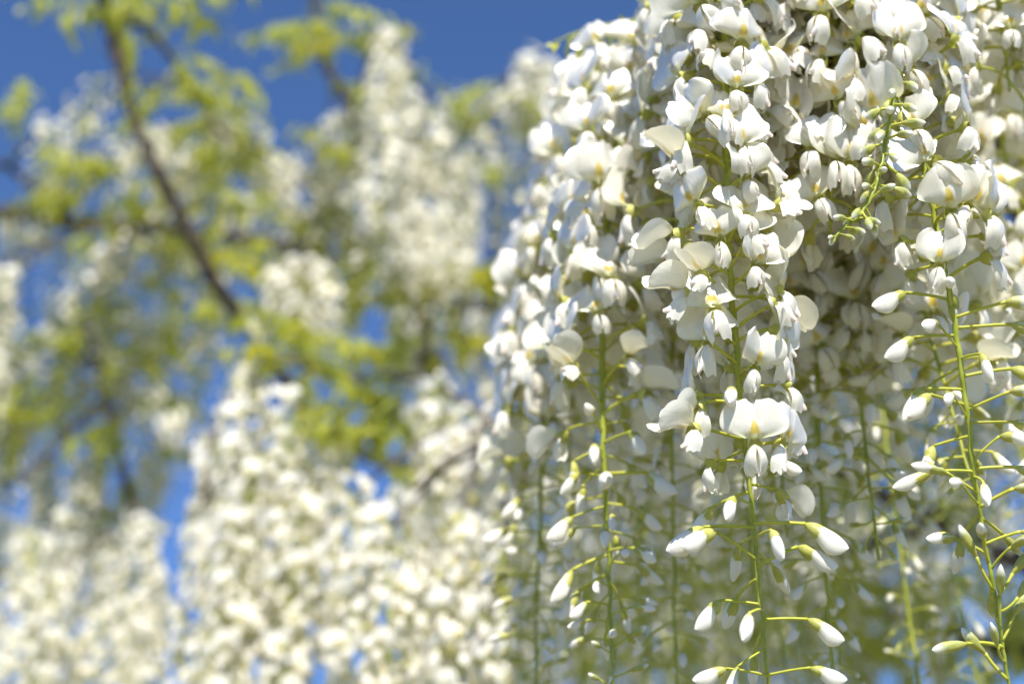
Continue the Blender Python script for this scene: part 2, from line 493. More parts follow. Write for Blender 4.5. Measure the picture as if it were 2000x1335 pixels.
for i, (L, ri, sa, si, dr, rf, fo, ti, asy, wv, kd) in enumerate(open_specs):
    st, tip = pedicel(L, ri, sa, si, dr)
    W = 11.6 + 0.45 * (i % 4)
    KINDS['open'].append(Kind(st, tip, calyx(4.8, 2.9), [
        ('banner_petal', shift(banner(rf, fo, ti, W=W, H=17.0, asym=asy, wav=wv, seed=i), 3.6, 1.6), M_BANNER),
        ('wing_petal', shift(wing(1, kd, seed=i, splay=2 * (i % 3) - 1), 3.6, -0.3), M_WING),
        ('wing_petal', shift(wing(-1, kd + 4, seed=i + 20, splay=3 * (i % 2)), 3.6, -0.3), M_WING),
        ('keel_petal', shift(keel(kd + 2), 3.4, -0.7), M_KEEL)], 1.03 + 0.05 * (i % 3)))
for i, (L, dr, rf, fo, ti, kd) in enumerate([(18, 30, -30, 60, 70, 30), (17, 40, -22, 66, 78, 26), (19, 22, -5, 50, 62, 36)]):
    st, tip = pedicel(L, 3, 2, (-2, 2, 1)[i], dr)
    KINDS['half'].append(Kind(st, tip, calyx(5.4, 3.1), [
        ('banner_petal', shift(banner(rf, fo, ti, W=9.8, H=16.5, wav=0.35, seed=40 + i), 3.6, 1.4), M_BANNER),
        ('wing_petal', shift(wing(1, kd, seed=50 + i, splay=-2), 3.6, -0.3), M_WING),
        ('wing_petal', shift(wing(-1, kd, seed=60 + i, splay=-2), 3.6, -0.3), M_WING),
        ('keel_petal', shift(keel(kd), 3.4, -0.7), M_KEEL)], 1.0))
for i, (L, ri, dr, fat, be) in enumerate([(19, 1, 36, 1.0, 4.4), (17, 4, 46, 0.95, 3.6), (20, -1, 30, 1.06, 5.0), (18, 6, 40, 0.9, 4.0), (17, 2, 50, 0.82, 3.2), (19, 3, 20, 0.88, 4.8), (16, 5, 34, 0.78, 4.2)]):
    st, tip = pedicel(L, ri, 2, (1, -2, 2, -1, 3, -3, 0)[i], dr)
    KINDS['bud_large'].append(Kind(st, tip, calyx(6.2, 2.95, 0.8, oblique=0.4), [
        ('closed_petals', bud_body(17.5 + (i % 3), fat * .93, be, hook=0.15 * (i % 2)), M_BUD)]))
for i, (L, ri, dr, fat, be, hk) in enumerate([(16, 2, 25, 0.78, 2.6, 0.0), (15, 5, 8, 0.72, 2.0, 0.3), (17, 1, 42, 0.8, 3.0, -0.2)]):
    st, tip = pedicel(L, ri, 2, (1, -2, 2)[i], dr)
    KINDS['bud_mid'].append(Kind(st, tip, calyx(8.0, 2.55, 1.6, oblique=-0.6), [
        ('closed_petals', bud_body(16.5, fat, be, hook=hk), M_BUD)]))
for i, (L, ri, sa, dr, hk) in enumerate([(13, 1, 3, 20, 0.1), (11, 4, -2, -25, 0.0), (14, 0, 0, 35, 0.3), (12, -3, -6, -40, 0.2)]):
    st, tip = pedicel(L, ri, sa, (1, -1, 2, -2)[i], dr)
    KINDS['bud_small'].append(Kind(st, tip, calyx(7.5, 2.0, 1.8, oblique=-0.8), [
        ('closed_petals', bud_body(13.0, 0.62, 1.3, hook=hk), M_GBUD)]))


for i, (L, ri, dr) in enumerate([(6, 1, 10), (8, -1, 25), (5, 2, -5)]):
    st, tip = pedicel(L, ri, 0, (1, -1, .5)[i], dr)
    KINDS['bud_tight'].append(Kind(st, tip, calyx(5.2, 2.2, 1.4, oblique=-0.6), [
        ('closed_petals', bud_body(10.0, 0.72, 0.9, start=2.0), M_GBUD)]))


def obj(name, me, parent=None, mat=None):
    o = bpy.data.objects.new(name, me); col.objects.link(o)
    if parent is not None:
        o.parent = parent
    if mat is not None:
        o.matrix_local = mat
    return o


def tag(o, label, cat, group=None, kind=None):
    if label: o['label'] = label
    if cat: o['category'] = cat
    if group: o['group'] = group
    if kind: o['kind'] = kind
    return o


def flower_matrix(p, az, el, scale, roll=0.0):
    r = Vector((math.cos(R(az)), -math.sin(R(az)), 0))
    y = (r * math.cos(R(el)) + Vector((0, 0, 1)) * math.sin(R(el))).normalized()
    x = y.cross(Vector((0, 0, 1))).normalized(); z = x.cross(y)
    m = Matrix((x, y, z)).transposed().to_4x4() @ Matrix.Rotation(R(roll), 4, 'Y')
    return Matrix.Translation(Vector(p)) @ m @ Matrix.Diagonal((scale * random.uniform(.86, 1.14), scale * random.uniform(.92, 1.08), scale * random.uniform(.88, 1.12), 1))


# ------------------------------------------------------------------ racemes
TOPS = []          # (point, vine key) for the twigs that carry them
N_OBJ = 0


class Raceme:
    def __init__(self, P, label, group=None, near=False, vine='far', rad=1.7, scale=1.0):
        self.P = catmull(P, 14)
        self.near = near; self.scale = scale
        self.root = obj('wisteria_raceme', None, None, None)
        self.root.location = Vector(self.P[0]); self.root.empty_display_size = 0.02
        tag(self.root, label, 'flower cluster', group)
        kn = rng.standard_normal(self.P.shape) * 0.00024; kn[0] = 0
        self.P = self.P + (kn + np.roll(kn, 1, 0) + np.roll(kn, -1, 0)) / 1.6
        Q = self.P - self.P[0]
        s = np.concatenate([[0], np.cumsum(np.linalg.norm(np.diff(Q, axis=0), axis=1))])
        self.len = s[-1]; self.s = s / s[-1]; self.Q = Q
        rr = (rad - (rad - 0.6) * self.s ** 1.2) * MM * (0.7 + 0.3 * scale)
        rr = rr * (1 + 0.05 * rng.standard_normal(len(rr)))
        self.rad = rr
        obj('flower_stem', MB().add(*tube(Q, rr, 8)).mesh('flower_stem', [M_STEM]), self.root)
        TOPS.append((self.P[0], vine))
        self.py = np.array([proj_y(p) for p in self.P])

    def pos(self, t):
        return np.array([np.interp(t, self.s, self.Q[:, k]) for k in range(3)])

    def t_of_py(self, y):
        return float(np.interp(y, self.py, self.s))

    def add(self, kind, t, az, el=0.0, scale=1.0, roll=0.0, var=None):
        ks = KINDS[kind]
        k = ks[random.randrange(len(ks)) if var is None else var % len(ks)]
        m = flower_matrix(self.pos(t), az, el, scale * self.scale, roll)
        nm = 'flower' if kind in ('open', 'half') else 'bud'
        if self.near:
            f = obj(nm, k.stalk, self.root, m)
            for n, me in k.petals:
                obj(n, me, f, k.tip)
        else:
            obj(nm, k.joined, self.root, m)

    def fill(self, spacing=4.2, open_to=0.7, t0=0.02, t1=0.985, az0=None, skip=None, tip_scale=0.42, jit=1.0):
        n = max(6, int(self.len * (t1 - t0) / (spacing * MM)))
        az = random.uniform(0, 360) if az0 is None else az0
        for i in range(n):
            t = t0 + (t1 - t0) * (i + random.uniform(-.3, .3)) / n
            t = min(max(t, 0.01), 0.99)
            az += 137.5 + random.uniform(-22, 22)
            if skip and skip(t, az % 360):
                continue
            g = (t - open_to) / max(1e-3, 1 - open_to)
            if g < -0.08:
                k = 'open' if random.random() < 0.93 else 'half'
            elif g < 0.07:
                k = random.choice(('open', 'half', 'half', 'bud_large'))
            elif g < 0.42:
                k = 'bud_large' if random.random() < 0.85 else 'bud_mid'
            elif g < 0.72:
                k = 'bud_mid'
            else:
                k = 'bud_small'
            s = 1.0 if g < 0 else 1.0 - (1.0 - tip_scale) * g ** 1.15
            if k == 'bud_large':
                s *= 0.86
            if k in ('bud_mid', 'bud_small'):
                s = max(s, 0.5) * 1.12
            s *= random.uniform(0.86, 1.10)
            el = random.gauss(6, 12) if g < 0.1 else random.gauss(-4 - 18 * max(0, g), 14)
            self.add(k, t, az, el, s, random.gauss(0, 14) * jit)


def hang(px, py, d, L, lean=(0, 0), bow=0.0):
    """Points of a flower stem that hangs from a point, drawn down by its weight."""
    p = at(px, py, d); pts = []
    for s in (0, .25, .5, .75, 1):
        w = math.sin(s * math.pi) * bow
        pts.append(p + np.array((lean[0] * s * L + w, lean[1] * s * L - 0.3 * w, -s * L * (1 - 0.5 * (lean[0] ** 2 + lean[1] ** 2)))))
    return pts


def px_line(L, k=1.5):
    """Points along a stem; k spreads the depths about the point at mid height."""
    i = min(range(len(L)), key=lambda q: abs(L[q][1] - 800))
    d0 = L[i][2]
    return [at(x, y, d0 + (d - d0) * k) for x, y, d in L]


# ================================================================== ground
g = MB()
NG = 41
xs = np.sign(np.linspace(-1, 1, NG)) * np.abs(np.linspace(-1, 1, NG)) ** 3 * 900
GV = [(x, y, 0.03 * math.sin(x * 1.3) * math.cos(y * 0.9)) for y in xs for x in xs]
g.add(GV, grid_faces(NG, NG), None)
tag(obj('ground', g.mesh('ground', [M_GROUND])), 'patchy lawn and bare soil under the wisteria', 'ground', None, 'structure')


# ================================================================== racemes near the lens, one by one
# the sharp one in the middle
A = Raceme(px_line([(1408, -150, .600), (1414, 20, .590), (1416, 200, .578), (1421, 400, .566), (1428, 560, .560), (1442, 720, .555),
                    (1458, 900, .550), (1474, 1060, .546), (1487, 1200, .542), (1500, 1335, .538), (1506, 1420, .535)]),
           'sharp white wisteria raceme with one wide flower facing out above pairs of plump white buds', None, True, 'near', 1.75)
tA = A.t_of_py
A.fill(2.2, open_to=1.2, t0=0.02, t1=tA(740), az0=40)
for (py, az, k, el, s, var, roll) in [
        (890, 84, 'open', -14, .92, 2, 3), (765, 18, 'open', 10, 0.95, 1, 8), (835, 12, 'open', 4, 1.0, 3, 0),
        (880, 30, 'open', -8, 0.95, 6, -12), (780, 172, 'open', 2, .92, 0, 0), (790, 150, 'half', -10, .95, 1, 0),
        (858, 158, 'half', -2, 1.05, 0, 10), (900, 196, 'open', -6, .9, 3, 0), (880, 230, 'open', 0, .9, 4, 0),
        (872, 300, 'open', 0, .9, 1, 0), (820, 270, 'half', 0, .9, 2, 0), (790, 118, 'bud_large', -5, .8, 1, 0),
        (985, 135, 'bud_large', -12, .80, 1, 0), (945, 320, 'half', 0, .85, 1, 0), (935, 40, 'bud_large', 6, .7, 3, 0),
        (960, 215, 'bud_large', -4, .85, 0, 0),
        (1030, 174, 'bud_large', 2, 1.02, 0, 0), (1092, 162, 'bud_large', 16, 1.0, 3, 0), (1022, 4, 'bud_large', 0, 1.0, 0, 0),
        (1108, 12, 'bud_large', 12, 1.0, 3, 0), (1052, 80, 'bud_large', -14, .86, 1, 0), (1045, 262, 'bud_large', 0, .85, 1, 0),
        (1075, 300, 'bud_mid', -5, .95, 0, 0), (1190, 110, 'bud_mid', -18, .92, 2, 0), (1180, 186, 'bud_large', 0, .86, 1, 0),
        (1130, 240, 'bud_mid', -10, .95, 0, 0), (1210, -4, 'bud_large', 4, .84, 0, 0), (1232, 260, 'bud_mid', -8, .9, 2, 0),
        (1268, 150, 'bud_mid', -30, .8, 2, 0), (1320, 168, 'bud_large', 10, .80, 0, 0), (1318, 14, 'bud_large', 8, .80, 0, 0),
        (1345, 60, 'bud_mid', -10, .85, 0, 0), (1375, 200, 'bud_mid', 0, .8, 1, 0), (1395, 330, 'bud_small', -20, .95, 0, 0),
        (1412, 100, 'bud_small', -40, .9, 2, 0)]:
    A.add(k, tA(py), az, el, s, roll, var)

# the right one, long tail of buds
Cc = Raceme(px_line([(1775, -120, .600), (1782, 50, .590), (1795, 220, .580), (1818, 380, .570), (1846, 520, .562), (1870, 660, .556),
                     (1890, 800, .551), (1910, 960, .547), (1930, 1080, .544), (1950, 1200, .541), (1975, 1350, .538), (1985, 1420, .536)]),
            'white wisteria raceme whose long lower half carries slender green and white buds on arched stalks', None, True, 'near', 1.7)
tC = Cc.t_of_py
Cc.fill(2.3, open_to=1.2, t0=0.02, t1=tC(470), az0=210)
for (py, az, k, el, s, var, roll) in [
        (560, 104, 'open', -8, .82, 4, -14), (545, 22, 'open', 14, 1.0, 0, 15), (480, 30, 'open', 10, .95, 1, 0), (490, 160, 'open', 5, .9, 0, 0),
        (515, 230, 'open', 0, .9, 3, 0), (540, 300, 'half', 0, .9, 0, 0),
        (585, 168, 'bud_large', 8, .92, 0, 0), (600, 110, 'bud_large', 10, .70, 3, 0), (620, 18, 'bud_large', 16, .95, 2, 0), (655, 176, 'bud_large', 0, .92, 0, 0),
        (680, 140, 'bud_large', 14, .78, 3, 0), (640, 8, 'bud_large', 5, 1.0, 2, 0), (700, 72, 'bud_large', -24, .70, 1, 0), (715, 250, 'bud_large', -5, .85, 1, 0),
        (735, 10, 'bud_large', 8, .92, 0, 0), (760, 184, 'bud_large', -6, .86, 1, 0), (790, 172, 'bud_large', 4, .84, 1, 0), (800, 22, 'bud_large', 22, .84, 2, 0),
        (815, 132, 'bud_large', 12, .66, 3, 0), (825, 5, 'bud_large', 4, .82, 2, 0), (850, 210, 'bud_large', -14, .8, 1, 0), (870, 290, 'bud_mid', 0, .9, 0, 0),
        (900, 30, 'bud_large', 24, .76, 3, 0), (915, 4, 'bud_mid', 0, .98, 0, 0), (920, 178, 'bud_mid', 0, .98, 0, 0), (930, 86, 'bud_mid', -30, .8, 2, 0),
        (962, 164, 'bud_mid', 14, .95, 1, 0), (985, 138, 'bud_mid', 4, .86, 1, 0), (990, 24, 'bud_mid', 20, .95, 0, 0), (1002, 250, 'bud_mid', -12, .9, 2, 0), (1010, 320, 'bud_small', -10, 1.0, 0, 0),
        (1062, 16, 'bud_mid', 14, .92, 0, 0), (1080, 172, 'bud_mid', 10, .86, 1, 0), (1098, 120, 'bud_mid', 18, .8, 1, 0), (1112, 60, 'bud_mid', 22, .8, 1, 0), (1120, 280, 'bud_small', -5, 1.0, 0, 0),
        (1150, 150, 'bud_small', 30, 1.05, 1, 0), (1170, 14, 'bud_small', 26, 1.05, 1, 0), (1195, 40, 'bud_small', 12, .8, 3, 0), (1225, 100, 'bud_small', 30, .9, 1, 0),
        (1262, 168, 'bud_small', 12, 1.05, 0, 0), (1250, 20, 'bud_small', 30, .95, 1, 0), (1290, 130, 'bud_small', 5, .8, 3, 0), (1325, 168, 'bud_small', 16, 1.0, 1, 0),
        (1350, 20, 'bud_small', 20, .9, 0, 0), (1385, 120, 'bud_small', 0, .8, 2, 0)]:
    Cc.add(k, tC(py), az, el, s, roll, var)

# the softer one left of it, and the others of the near bunch
B = Raceme(px_line([(1225, 120, .690), (1205, 280, .672), (1184, 460, .655), (1175, 700, .640), (1180, 900, .630), (1190, 1150, .620), (1196, 1320, .612), (1200, 1460, .606)]),
           'white wisteria raceme at the bunch edge with long bare dark green stem below', None, True, 'near', 1.9, 1.06)
B.fill(2.6, open_to=0.56, az0=10)
B2 = Raceme(px_line([(1190, 150, .80), (1130, 290, .79), (1085, 460, .775), (1066, 660, .755), (1058, 900, .74), (1050, 1150, .725), (1040, 1400, .71)]),
            'white wisteria raceme against the blue sky, pale flowers stepping down its outer side', None, True, 'near', 1.7, 1.08)
B2.fill(2.6, open_to=0.66, az0=80)
D = Raceme(px_line([(1560, 30, .70), (1575, 260, .69), (1588, 500, .675), (1594, 750, .66), (1604, 1000, .65), (1620, 1250, .64), (1630, 1420, .635)]),
           'shaded white wisteria raceme with slim spreading buds, just behind the sharp raceme', None, True, 'near', 1.7, 1.0)
D.fill(3.7, open_to=0.56, az0=120)
E = Raceme(px_line([(1330, 40, .74), (1322, 300, .73), (1316, 560, .715), (1310, 800, .70), (1314, 1050, .69), (1320, 1300, .68), (1324, 1450, .675)]),
           'shaded white wisteria raceme with dark straight stem between two brighter racemes', None, True, 'near', 1.7, 1.0)
E.fill(3.8, open_to=0.64, az0=300)
G1 = Raceme(px_line([(1700, -170, .62), (1712, -20, .61), (1728, 130, .60), (1735, 260, .595)]),
            'short dense white wisteria raceme full of open flowers beside the small green unopened one', None, True, 'near', 1.7, 1.05)
G1.fill(2.7, open_to=1.2, az0=20)
G2 = Raceme(px_line([(1370, -160, .66), (1362, -10, .65), (1350, 150, .64), (1335, 320, .635), (1320, 460, .63)]),
            'dense white wisteria raceme under the small green leaves by the sky', None, True, 'near', 1.7, 1.05)
G2.fill(2.7, open_to=1.2, az0=200)
G3 = Raceme(px_line([(1930, -160, .64), (1945, -40, .635), (1960, 80, .63), (1972, 180, .625)]),
            'short dense white wisteria raceme above the dark woody branch', None, True, 'near', 1.7, 1.0)
G3.fill(2.9, open_to=1.2, az0=140)
G4 = Raceme(px_line([(1540, -190, .63), (1538, -20, .62), (1532, 150, .615), (1528, 300, .61), (1526, 400, .606)]),
            'white wisteria raceme with blossoms half shaded under the yellow green leaf', None, True, 'near', 1.7, 1.05)
G4.fill(2.7, open_to=1.2, az0=330)
G5 = Raceme(px_line([(1628, -170, .615), (1632, 0, .605), (1632, 170, .598), (1626, 330, .592), (1622, 460, .588)]),
            'white wisteria raceme filling the gap between the sharp one and the long tailed one', None, True, 'near', 1.7, 1.05)
G5.fill(2.6, open_to=1.2, az0=15)
G6 = Raceme(px_line([(1480, -190, .65), (1488, -20, .645), (1496, 150, .64), (1500, 300, .635)]),
            'short white wisteria raceme tucked behind the top of the sharp one', None, True, 'near', 1.7, 1.05)
G6.fill(2.8, open_to=1.2, az0=75)
G7 = Raceme(px_line([(1262, 190, .72), (1256, 330, .71), (1248, 480, .70), (1244, 640, .69)]),
            'short bright white wisteria raceme between the edge raceme and the sharp one', None, True, 'near', 1.7, 1.05)
G7.fill(2.9, open_to=0.9, az0=155)
# small unopened raceme that curls outward
Fy = Raceme(px_line([(1752, 150, .565), (1740, 220, .558), (1728, 290, .552), (1714, 350, .547), (1690, 405, .543), (1655, 440, .540), (1628, 464, .538)]),
            'small curled wisteria raceme of tight green buds in front of the open flowers', None, True, 'near', 1.25, 0.86)
for i in range(38):
    t = 0.04 + 0.95 * i / 37
    Fy.add('bud_tight', t, 60 + 137.5 * i + random.uniform(-20, 20), random.gauss(-25, 14), (1.0 - 0.42 * t ** 2) * random.uniform(.85, 1.1))


gA = 'shaded racemes'; lA = 'shaded soft white wisteria raceme with loose buds behind @'
gTop = 'dense soft racemes'; lTop = 'dense soft white wisteria raceme high up behind @'
gR = 'far shaded racemes'; lR = 'strongly blurred greenish wisteria raceme far behind @'
# which of the blurred racemes have a look or a neighbour of their own
OWN = {}
def own(label, group, *keys):
    for k in keys:
        OWN[k] = (label, group)
own('tallest blurred white wisteria raceme of the lower mass, its top reaching the blue gap', None, (490, 735))
own('blurred white wisteria raceme beside the dark trunk, next to the sharp bunch', 'white racemes between the dark trunk and the sharp bunch', (850, 750), (920, 800), (870, 860), (960, 900))
own('large soft white wisteria raceme hanging in front of the blurred white mass', 'larger soft racemes in front of the blurred mass', (760, 1030), (900, 1000), (680, 1080), (980, 1060), (800, 960))
own('tall blurred white wisteria raceme whose rounded top stands alone against blue sky', None, (758, 75))
own('blurred white wisteria raceme stepping down behind the tall round topped one', 'racemes stepping down from the round topped one', (800, 190), (850, 240), (895, 320))
own('short bright blurred wisteria raceme just above the yellow green leaves', 'short bright racemes above the yellow green leaves', (590, 525), (620, 545), (545, 540))
own('pale blurred wisteria raceme beside the end of the horizontal branch', 'pale racemes at the end of the horizontal branch', (10, 540), (-30, 520))
own('small blurred white wisteria raceme beside the dark bend of the trunk', None, (790, 640))
own('thin pale wisteria raceme alone against deep blue sky near the sharp bunch', 'thin racemes in the sky beside the sharp bunch', (1035, 120), (1060, 150), (985, 190), (985, 420), (1010, 330))
own('thin pale wisteria raceme dangling from the dark slanting branch', 'thin racemes on the dark slanting branch', (205, 150), (165, 220))
own('blurred greenish wisteria raceme hanging below the horizontal branch', 'budding racemes below the horizontal branch', (300, 440), (250, 450), (215, 480), (350, 470), (170, 560), (130, 470), (60, 440), (30, 450))
own('blurred greenish wisteria raceme beside the thin upright vine stem', 'budding racemes beside the upright vine stem', (120, 620), (60, 680), (300, 760), (340, 800))
own('short white wisteria blossoms clustered at the head of the upright vine stem', 'short racemes at the head of the upright stem', (230, 690), (190, 660))


def lab(px, py, label, group):
    if group in (gTop, gA, gR):           # the ones behind the near bunch: by which near raceme hides them
        k = 0 if px < 1260 else 1 if px < 1570 else 2 if px < 1760 else 3
        w = ('the raceme at the bunch edge', 'the sharp raceme with paired buds', 'the curled green raceme and its gap', 'the long tail of slender buds')[k]
        label, group = label.replace('@', w), group + ' near ' + w
    return OWN.get((px, py), (label, group))


# ------------------------------------------------------------------ shaded and softer racemes behind the near bunch


for (px, py, d, L, f) in [(1440, -250, .84, .42, .8), (1660, -230, .80, .38, .85), (1800, -250, .84, .42, .75), (1950, -260, .86, .17, 1.2), (1330, 60, .86, .36, .7), (1240, 260, .88, .30, .6), (1540, -250, .82, .42, .8), (1140, 300, .92, .24, .7)]:
    r = Raceme(hang(px, py, d, L, (random.uniform(-.04, .04), random.uniform(-.05, .02)), random.uniform(-.01, .01)), *lab(px, py, lTop, gTop), False, 'near', 1.7, 1.05)
    r.fill(3.3, f)
for (px, py, d, L, f) in [(1500, 60, .95, .46, .55), (1660, 100, .92, .46, .5), (1740, 260, 1.0, .45, .5), (1850, 150, .98, .48, .5), (1985, 500, 1.05, .36, .4),
                          (1390, 200, 1.0, .46, .5), (1260, 330, 1.02, .42, .45), (1130, 480, 1.0, .36, .4), (1040, 560, 1.08, .34, .45), (1210, 560, 1.15, .36, .5),
                          (1340, 520, 1.2, .40, .6), (1470, 480, 1.25, .42, .6), (1600, 520, 1.2, .38, .55), (1700, 600, 1.3, .40, .6), (1090, 700, 1.2, .34, .55),
                          (1180, 800, 1.3, .32, .6), (1320, 820, 1.4, .34, .6), (1450, 760, 1.45, .36, .7), (1560, 800, 1.5, .40, .7), (1800, 560, 1.35, .30, .5)]:
    r = Raceme(hang(px, py, d, L, (random.uniform(-.04, .04), random.uniform(-.05, .04)), random.uniform(-.01, .01)), *lab(px, py, lA, gA), False, 'near', 1.6, 1.0)
    r.fill(4.2, f * .66)

# ------------------------------------------------------------------ the bright blurred mass below the yellow leaves
gM = 'bright blurred racemes massed below the yellow leaves'
lM = 'bright blurred white wisteria raceme massed with others below the yellow green leaves'
for (px, py, d, L, f) in [(490, 735, 1.36, .40, .95), (425, 850, 1.38, .36, .9), (560, 790, 1.32, .38, .9), (640, 850, 1.34, .36, .9), (500, 900, 1.28, .36, .85),
                          (590, 960, 1.24, .34, .8), (690, 960, 1.22, .34, .85), (850, 750, 1.34, .38, .9), (920, 800, 1.30, .36, .8), (800, 960, 1.14, .32, .75), (870, 860, 1.24, .34, .8),
                          (960, 900, 1.20, .36, .7), (760, 1030, 1.06, .28, .75), (900, 1000, 1.04, .30, .75), (980, 1060, 1.0, .26, .6)]:
    r = Raceme(hang(px, py, d, L, (random.uniform(-.02, .02), random.uniform(-.03, .03)), random.uniform(-.008, .008)), *lab(px, py, lM, gM), False, 'far', 1.7, .92)
    r.fill(3.9, f * .82)

gL = 'blurred racemes below the thin upright vine stem'
lL = 'blurred white wisteria raceme hanging below the thin upright vine stem'
for (px, py, d, L, f) in [(285, 1010, 1.62, .30, .9), (225, 1030, 1.68, .30, .85), (140, 1000, 1.66, .32, .9), (70, 1040, 1.62, .30, .9), (10, 1020, 1.66, .30, .85),
                          (180, 880, 1.85, .34, .7), (90, 900, 1.9, .30, .7), (300, 1120, 1.6, .22, .8), (110, 1120, 1.55, .22, .8), (250, 960, 1.9, .3, .7), (-40, 930, 1.7, .34, .8), (60, 800, 1.9, .22, .6), (130, 760, 1.95, .22, .5), (20, 720, 1.9, .22, .6), (310, 880, 1.9, .22, .6), (-20, 800, 1.85, .24, .6), (170, 940, 1.8, .24, .7), (230, 690, 1.85, .14, .9), (190, 660, 1.9, .16, .8)]:
    r = Raceme(hang(px, py, d, L, (random.uniform(-.05, .05), random.uniform(-.05, .05)), random.uniform(-.012, .012)), *lab(px, py, lL, gL), False, 'far', 1.7, 0.88)
    r.fill(4.0, f * .8)

gU = 'blurred white racemes under the open sky'
lU = 'blurred white wisteria raceme in full bloom among high branches under the open sky'
for (px, py, d, L, f) in [(758, 75, 1.72, .36, .95), (800, 190, 1.76, .34, .9), (850, 240, 1.8, .34, .9), (895, 320, 1.82, .26, .9), (700, 210, 1.88, .26, .7), (640, 250, 1.95, .24, .7), (590, 525, 1.6, .09, 1.2), (620, 545, 1.62, .08, 1.2), (545, 540, 1.62, .08, 1.1),
                          (10, 540, 1.65, .20, .95), (-30, 520, 1.6, .22, .95), (790, 640, 1.9, .10, 1.1), (560, 320, 2.0, .16, .6)]:
    r = Raceme(hang(px, py, d, L, (random.uniform(-.05, .05), random.uniform(-.05, .05)), random.uniform(-.012, .012)), *lab(px, py, lU, gU), False, 'far', 1.7, 0.92)
    r.fill(3.6, f * .85)

gY = 'blurred budding racemes on the high branches'
lY = 'blurred greenish wisteria raceme still mostly in bud on the high branches'
for (px, py, d, L, f) in [(440, 240, 1.95, .24, .25), (490, 255, 2.0, .26, .2), (380, 290, 1.95, .22, .3), (530, 330, 2.0, .26, .2), (340, 330, 1.9, .20, .3), (460, 400, 1.9, .24, .2),
                          (300, 440, 1.85, .22, .3), (250, 450, 1.85, .24, .2), (215, 480, 1.85, .22, .35), (350, 470, 1.8, .20, .2), (410, 560, 1.7, .14, .2), (170, 560, 1.85, .18, .3), (130, 470, 1.9, .12, .1),
                          (650, 400, 1.95, .26, .2), (720, 420, 1.9, .26, .3), (600, 430, 1.95, .24, .2), (690, 520, 1.9, .18, .2), (800, 480, 1.85, .20, .2), (870, 470, 1.9, .20, .2),
                          (205, 150, 1.75, .10, .1), (165, 220, 1.75, .07, .2), (1035, 120, 2.0, .16, .6), (1060, 150, 2.05, .14, .5), (985, 190, 2.0, .16, .1), (60, 440, 1.9, .10, .3), (30, 450, 1.95, .10, .2),
                          (120, 620, 1.95, .16, .3), (60, 680, 2.0, .18, .3), (300, 760, 2.0, .16, .3), (340, 800, 2.1, .18, .4), (950, 610, 2.1, .14, .6), (920, 620, 2.2, .16, .6), (110, 250, 1.9, .12, .3), (150, 330, 1.9, .14, .4), (230, 300, 1.9, .12, .3), (300, 250, 1.85, .14, .4), (280, 640, 1.8, .16, .4), (380, 640, 1.8, .14, .4), (620, 330, 1.95, .2, .3), (940, 260, 2.0, .16, .5), (900, 200, 2.0, .12, .4), (1050, 190, 2.05, .12, .5), (985, 420, 2.0, .10, .2), (1010, 330, 2.05, .10, .2)]:
    r = Raceme(hang(px, py, d, L, (random.uniform(-.1, .1), random.uniform(-.08, .08)), random.uniform(-.012, .012)), *lab(px, py, lY, gY), False, 'far', 1.5, 1.0)
    r.fill(4.2, f)


for (px, py, d, L, f) in [(1650, 700, 1.7, .40, .6), (1760, 680, 1.7, .36, .5), (1850, 700, 1.75, .30, .4), (1940, 640, 1.7, .34, .5), (1520, 860, 1.7, .36, .7), (1420, 900, 1.75, .34, .7),
                          (1900, 820, 1.9, .30, .4), (1980, 800, 1.9, .30, .5), (1720, 820, 2.0, .28, .5), (1600, 900, 2.0, .34, .6), (1780, 400, 1.5, .30, .6), (1900, 420, 1.5, .30, .6), (1260, 900, 1.7, .36, .6), (1130, 900, 1.7, .36, .6), (1040, 860, 1.8, .34, .6),
                          (1560, 1010, 2.1, .34, .6), (1680, 1000, 2.2, .30, .4), (1840, 960, 2.2, .26, .4), (1950, 1000, 2.2, .22, .5), (1360, 1010, 2.0, .34, .6), (1220, 1040, 2.0, .32, .6), (1100, 1040, 2.0, .34, .6), (1460, 1060, 2.1, .30, .6), (1020, 1000, 2.0, .34, .6)] + [(980 + 62 * q, (985, 1060, 940)[q % 3], (2.35, 2.5, 2.6)[q % 3], (.40, .36, .42)[q % 3], (.6, .3, .45)[q % 3]) for q in range(16) if q not in (12, 15)] + [(975 + 84 * q, 1110 + 40 * (q % 2), 2.05, .28, 1.3) for q in range(12) if q not in (9, 11)]:
    r = Raceme(hang(px, py, d, L, (random.uniform(-.05, .05), random.uniform(-.05, .05)), random.uniform(-.012, .012)), *lab(px, py, lR, gR), False, 'near', 1.6, 1.0)
    r.fill(4.8, f * .6)


# ================================================================== vines
def vine_root(base, label):
    o = obj('wisteria_vine', None); o.location = Vector(base); o.empty_display_size = 0.2
    tag(o, label, 'vine')
    return o


BR = {'far': [], 'near': []}


def branch(key, root, P, r0, r1, name='branch', per=10, ns=9, knots=0.06, mat=None):
    C = catmull(P, per); n = len(C)
    rad = np.linspace(r0, r1, n) * (1 + knots * rng.standard_normal(n))
    for k in range(3, n - 2, max(4, n // 5)):
        rad[k] *= 1.28                                  # nodes where old shoots sat
    off = np.array(root.location)
    C = C + rng.standard_normal(C.shape) * r1 * 0.12
    o = obj(name, MB().add(*tube(C - off, rad, ns, 0.05)).mesh(name, [mat or M_BARK]), root)
    for c, r_ in zip(C, rad):
        BR[key].append((c, r_))
    return C


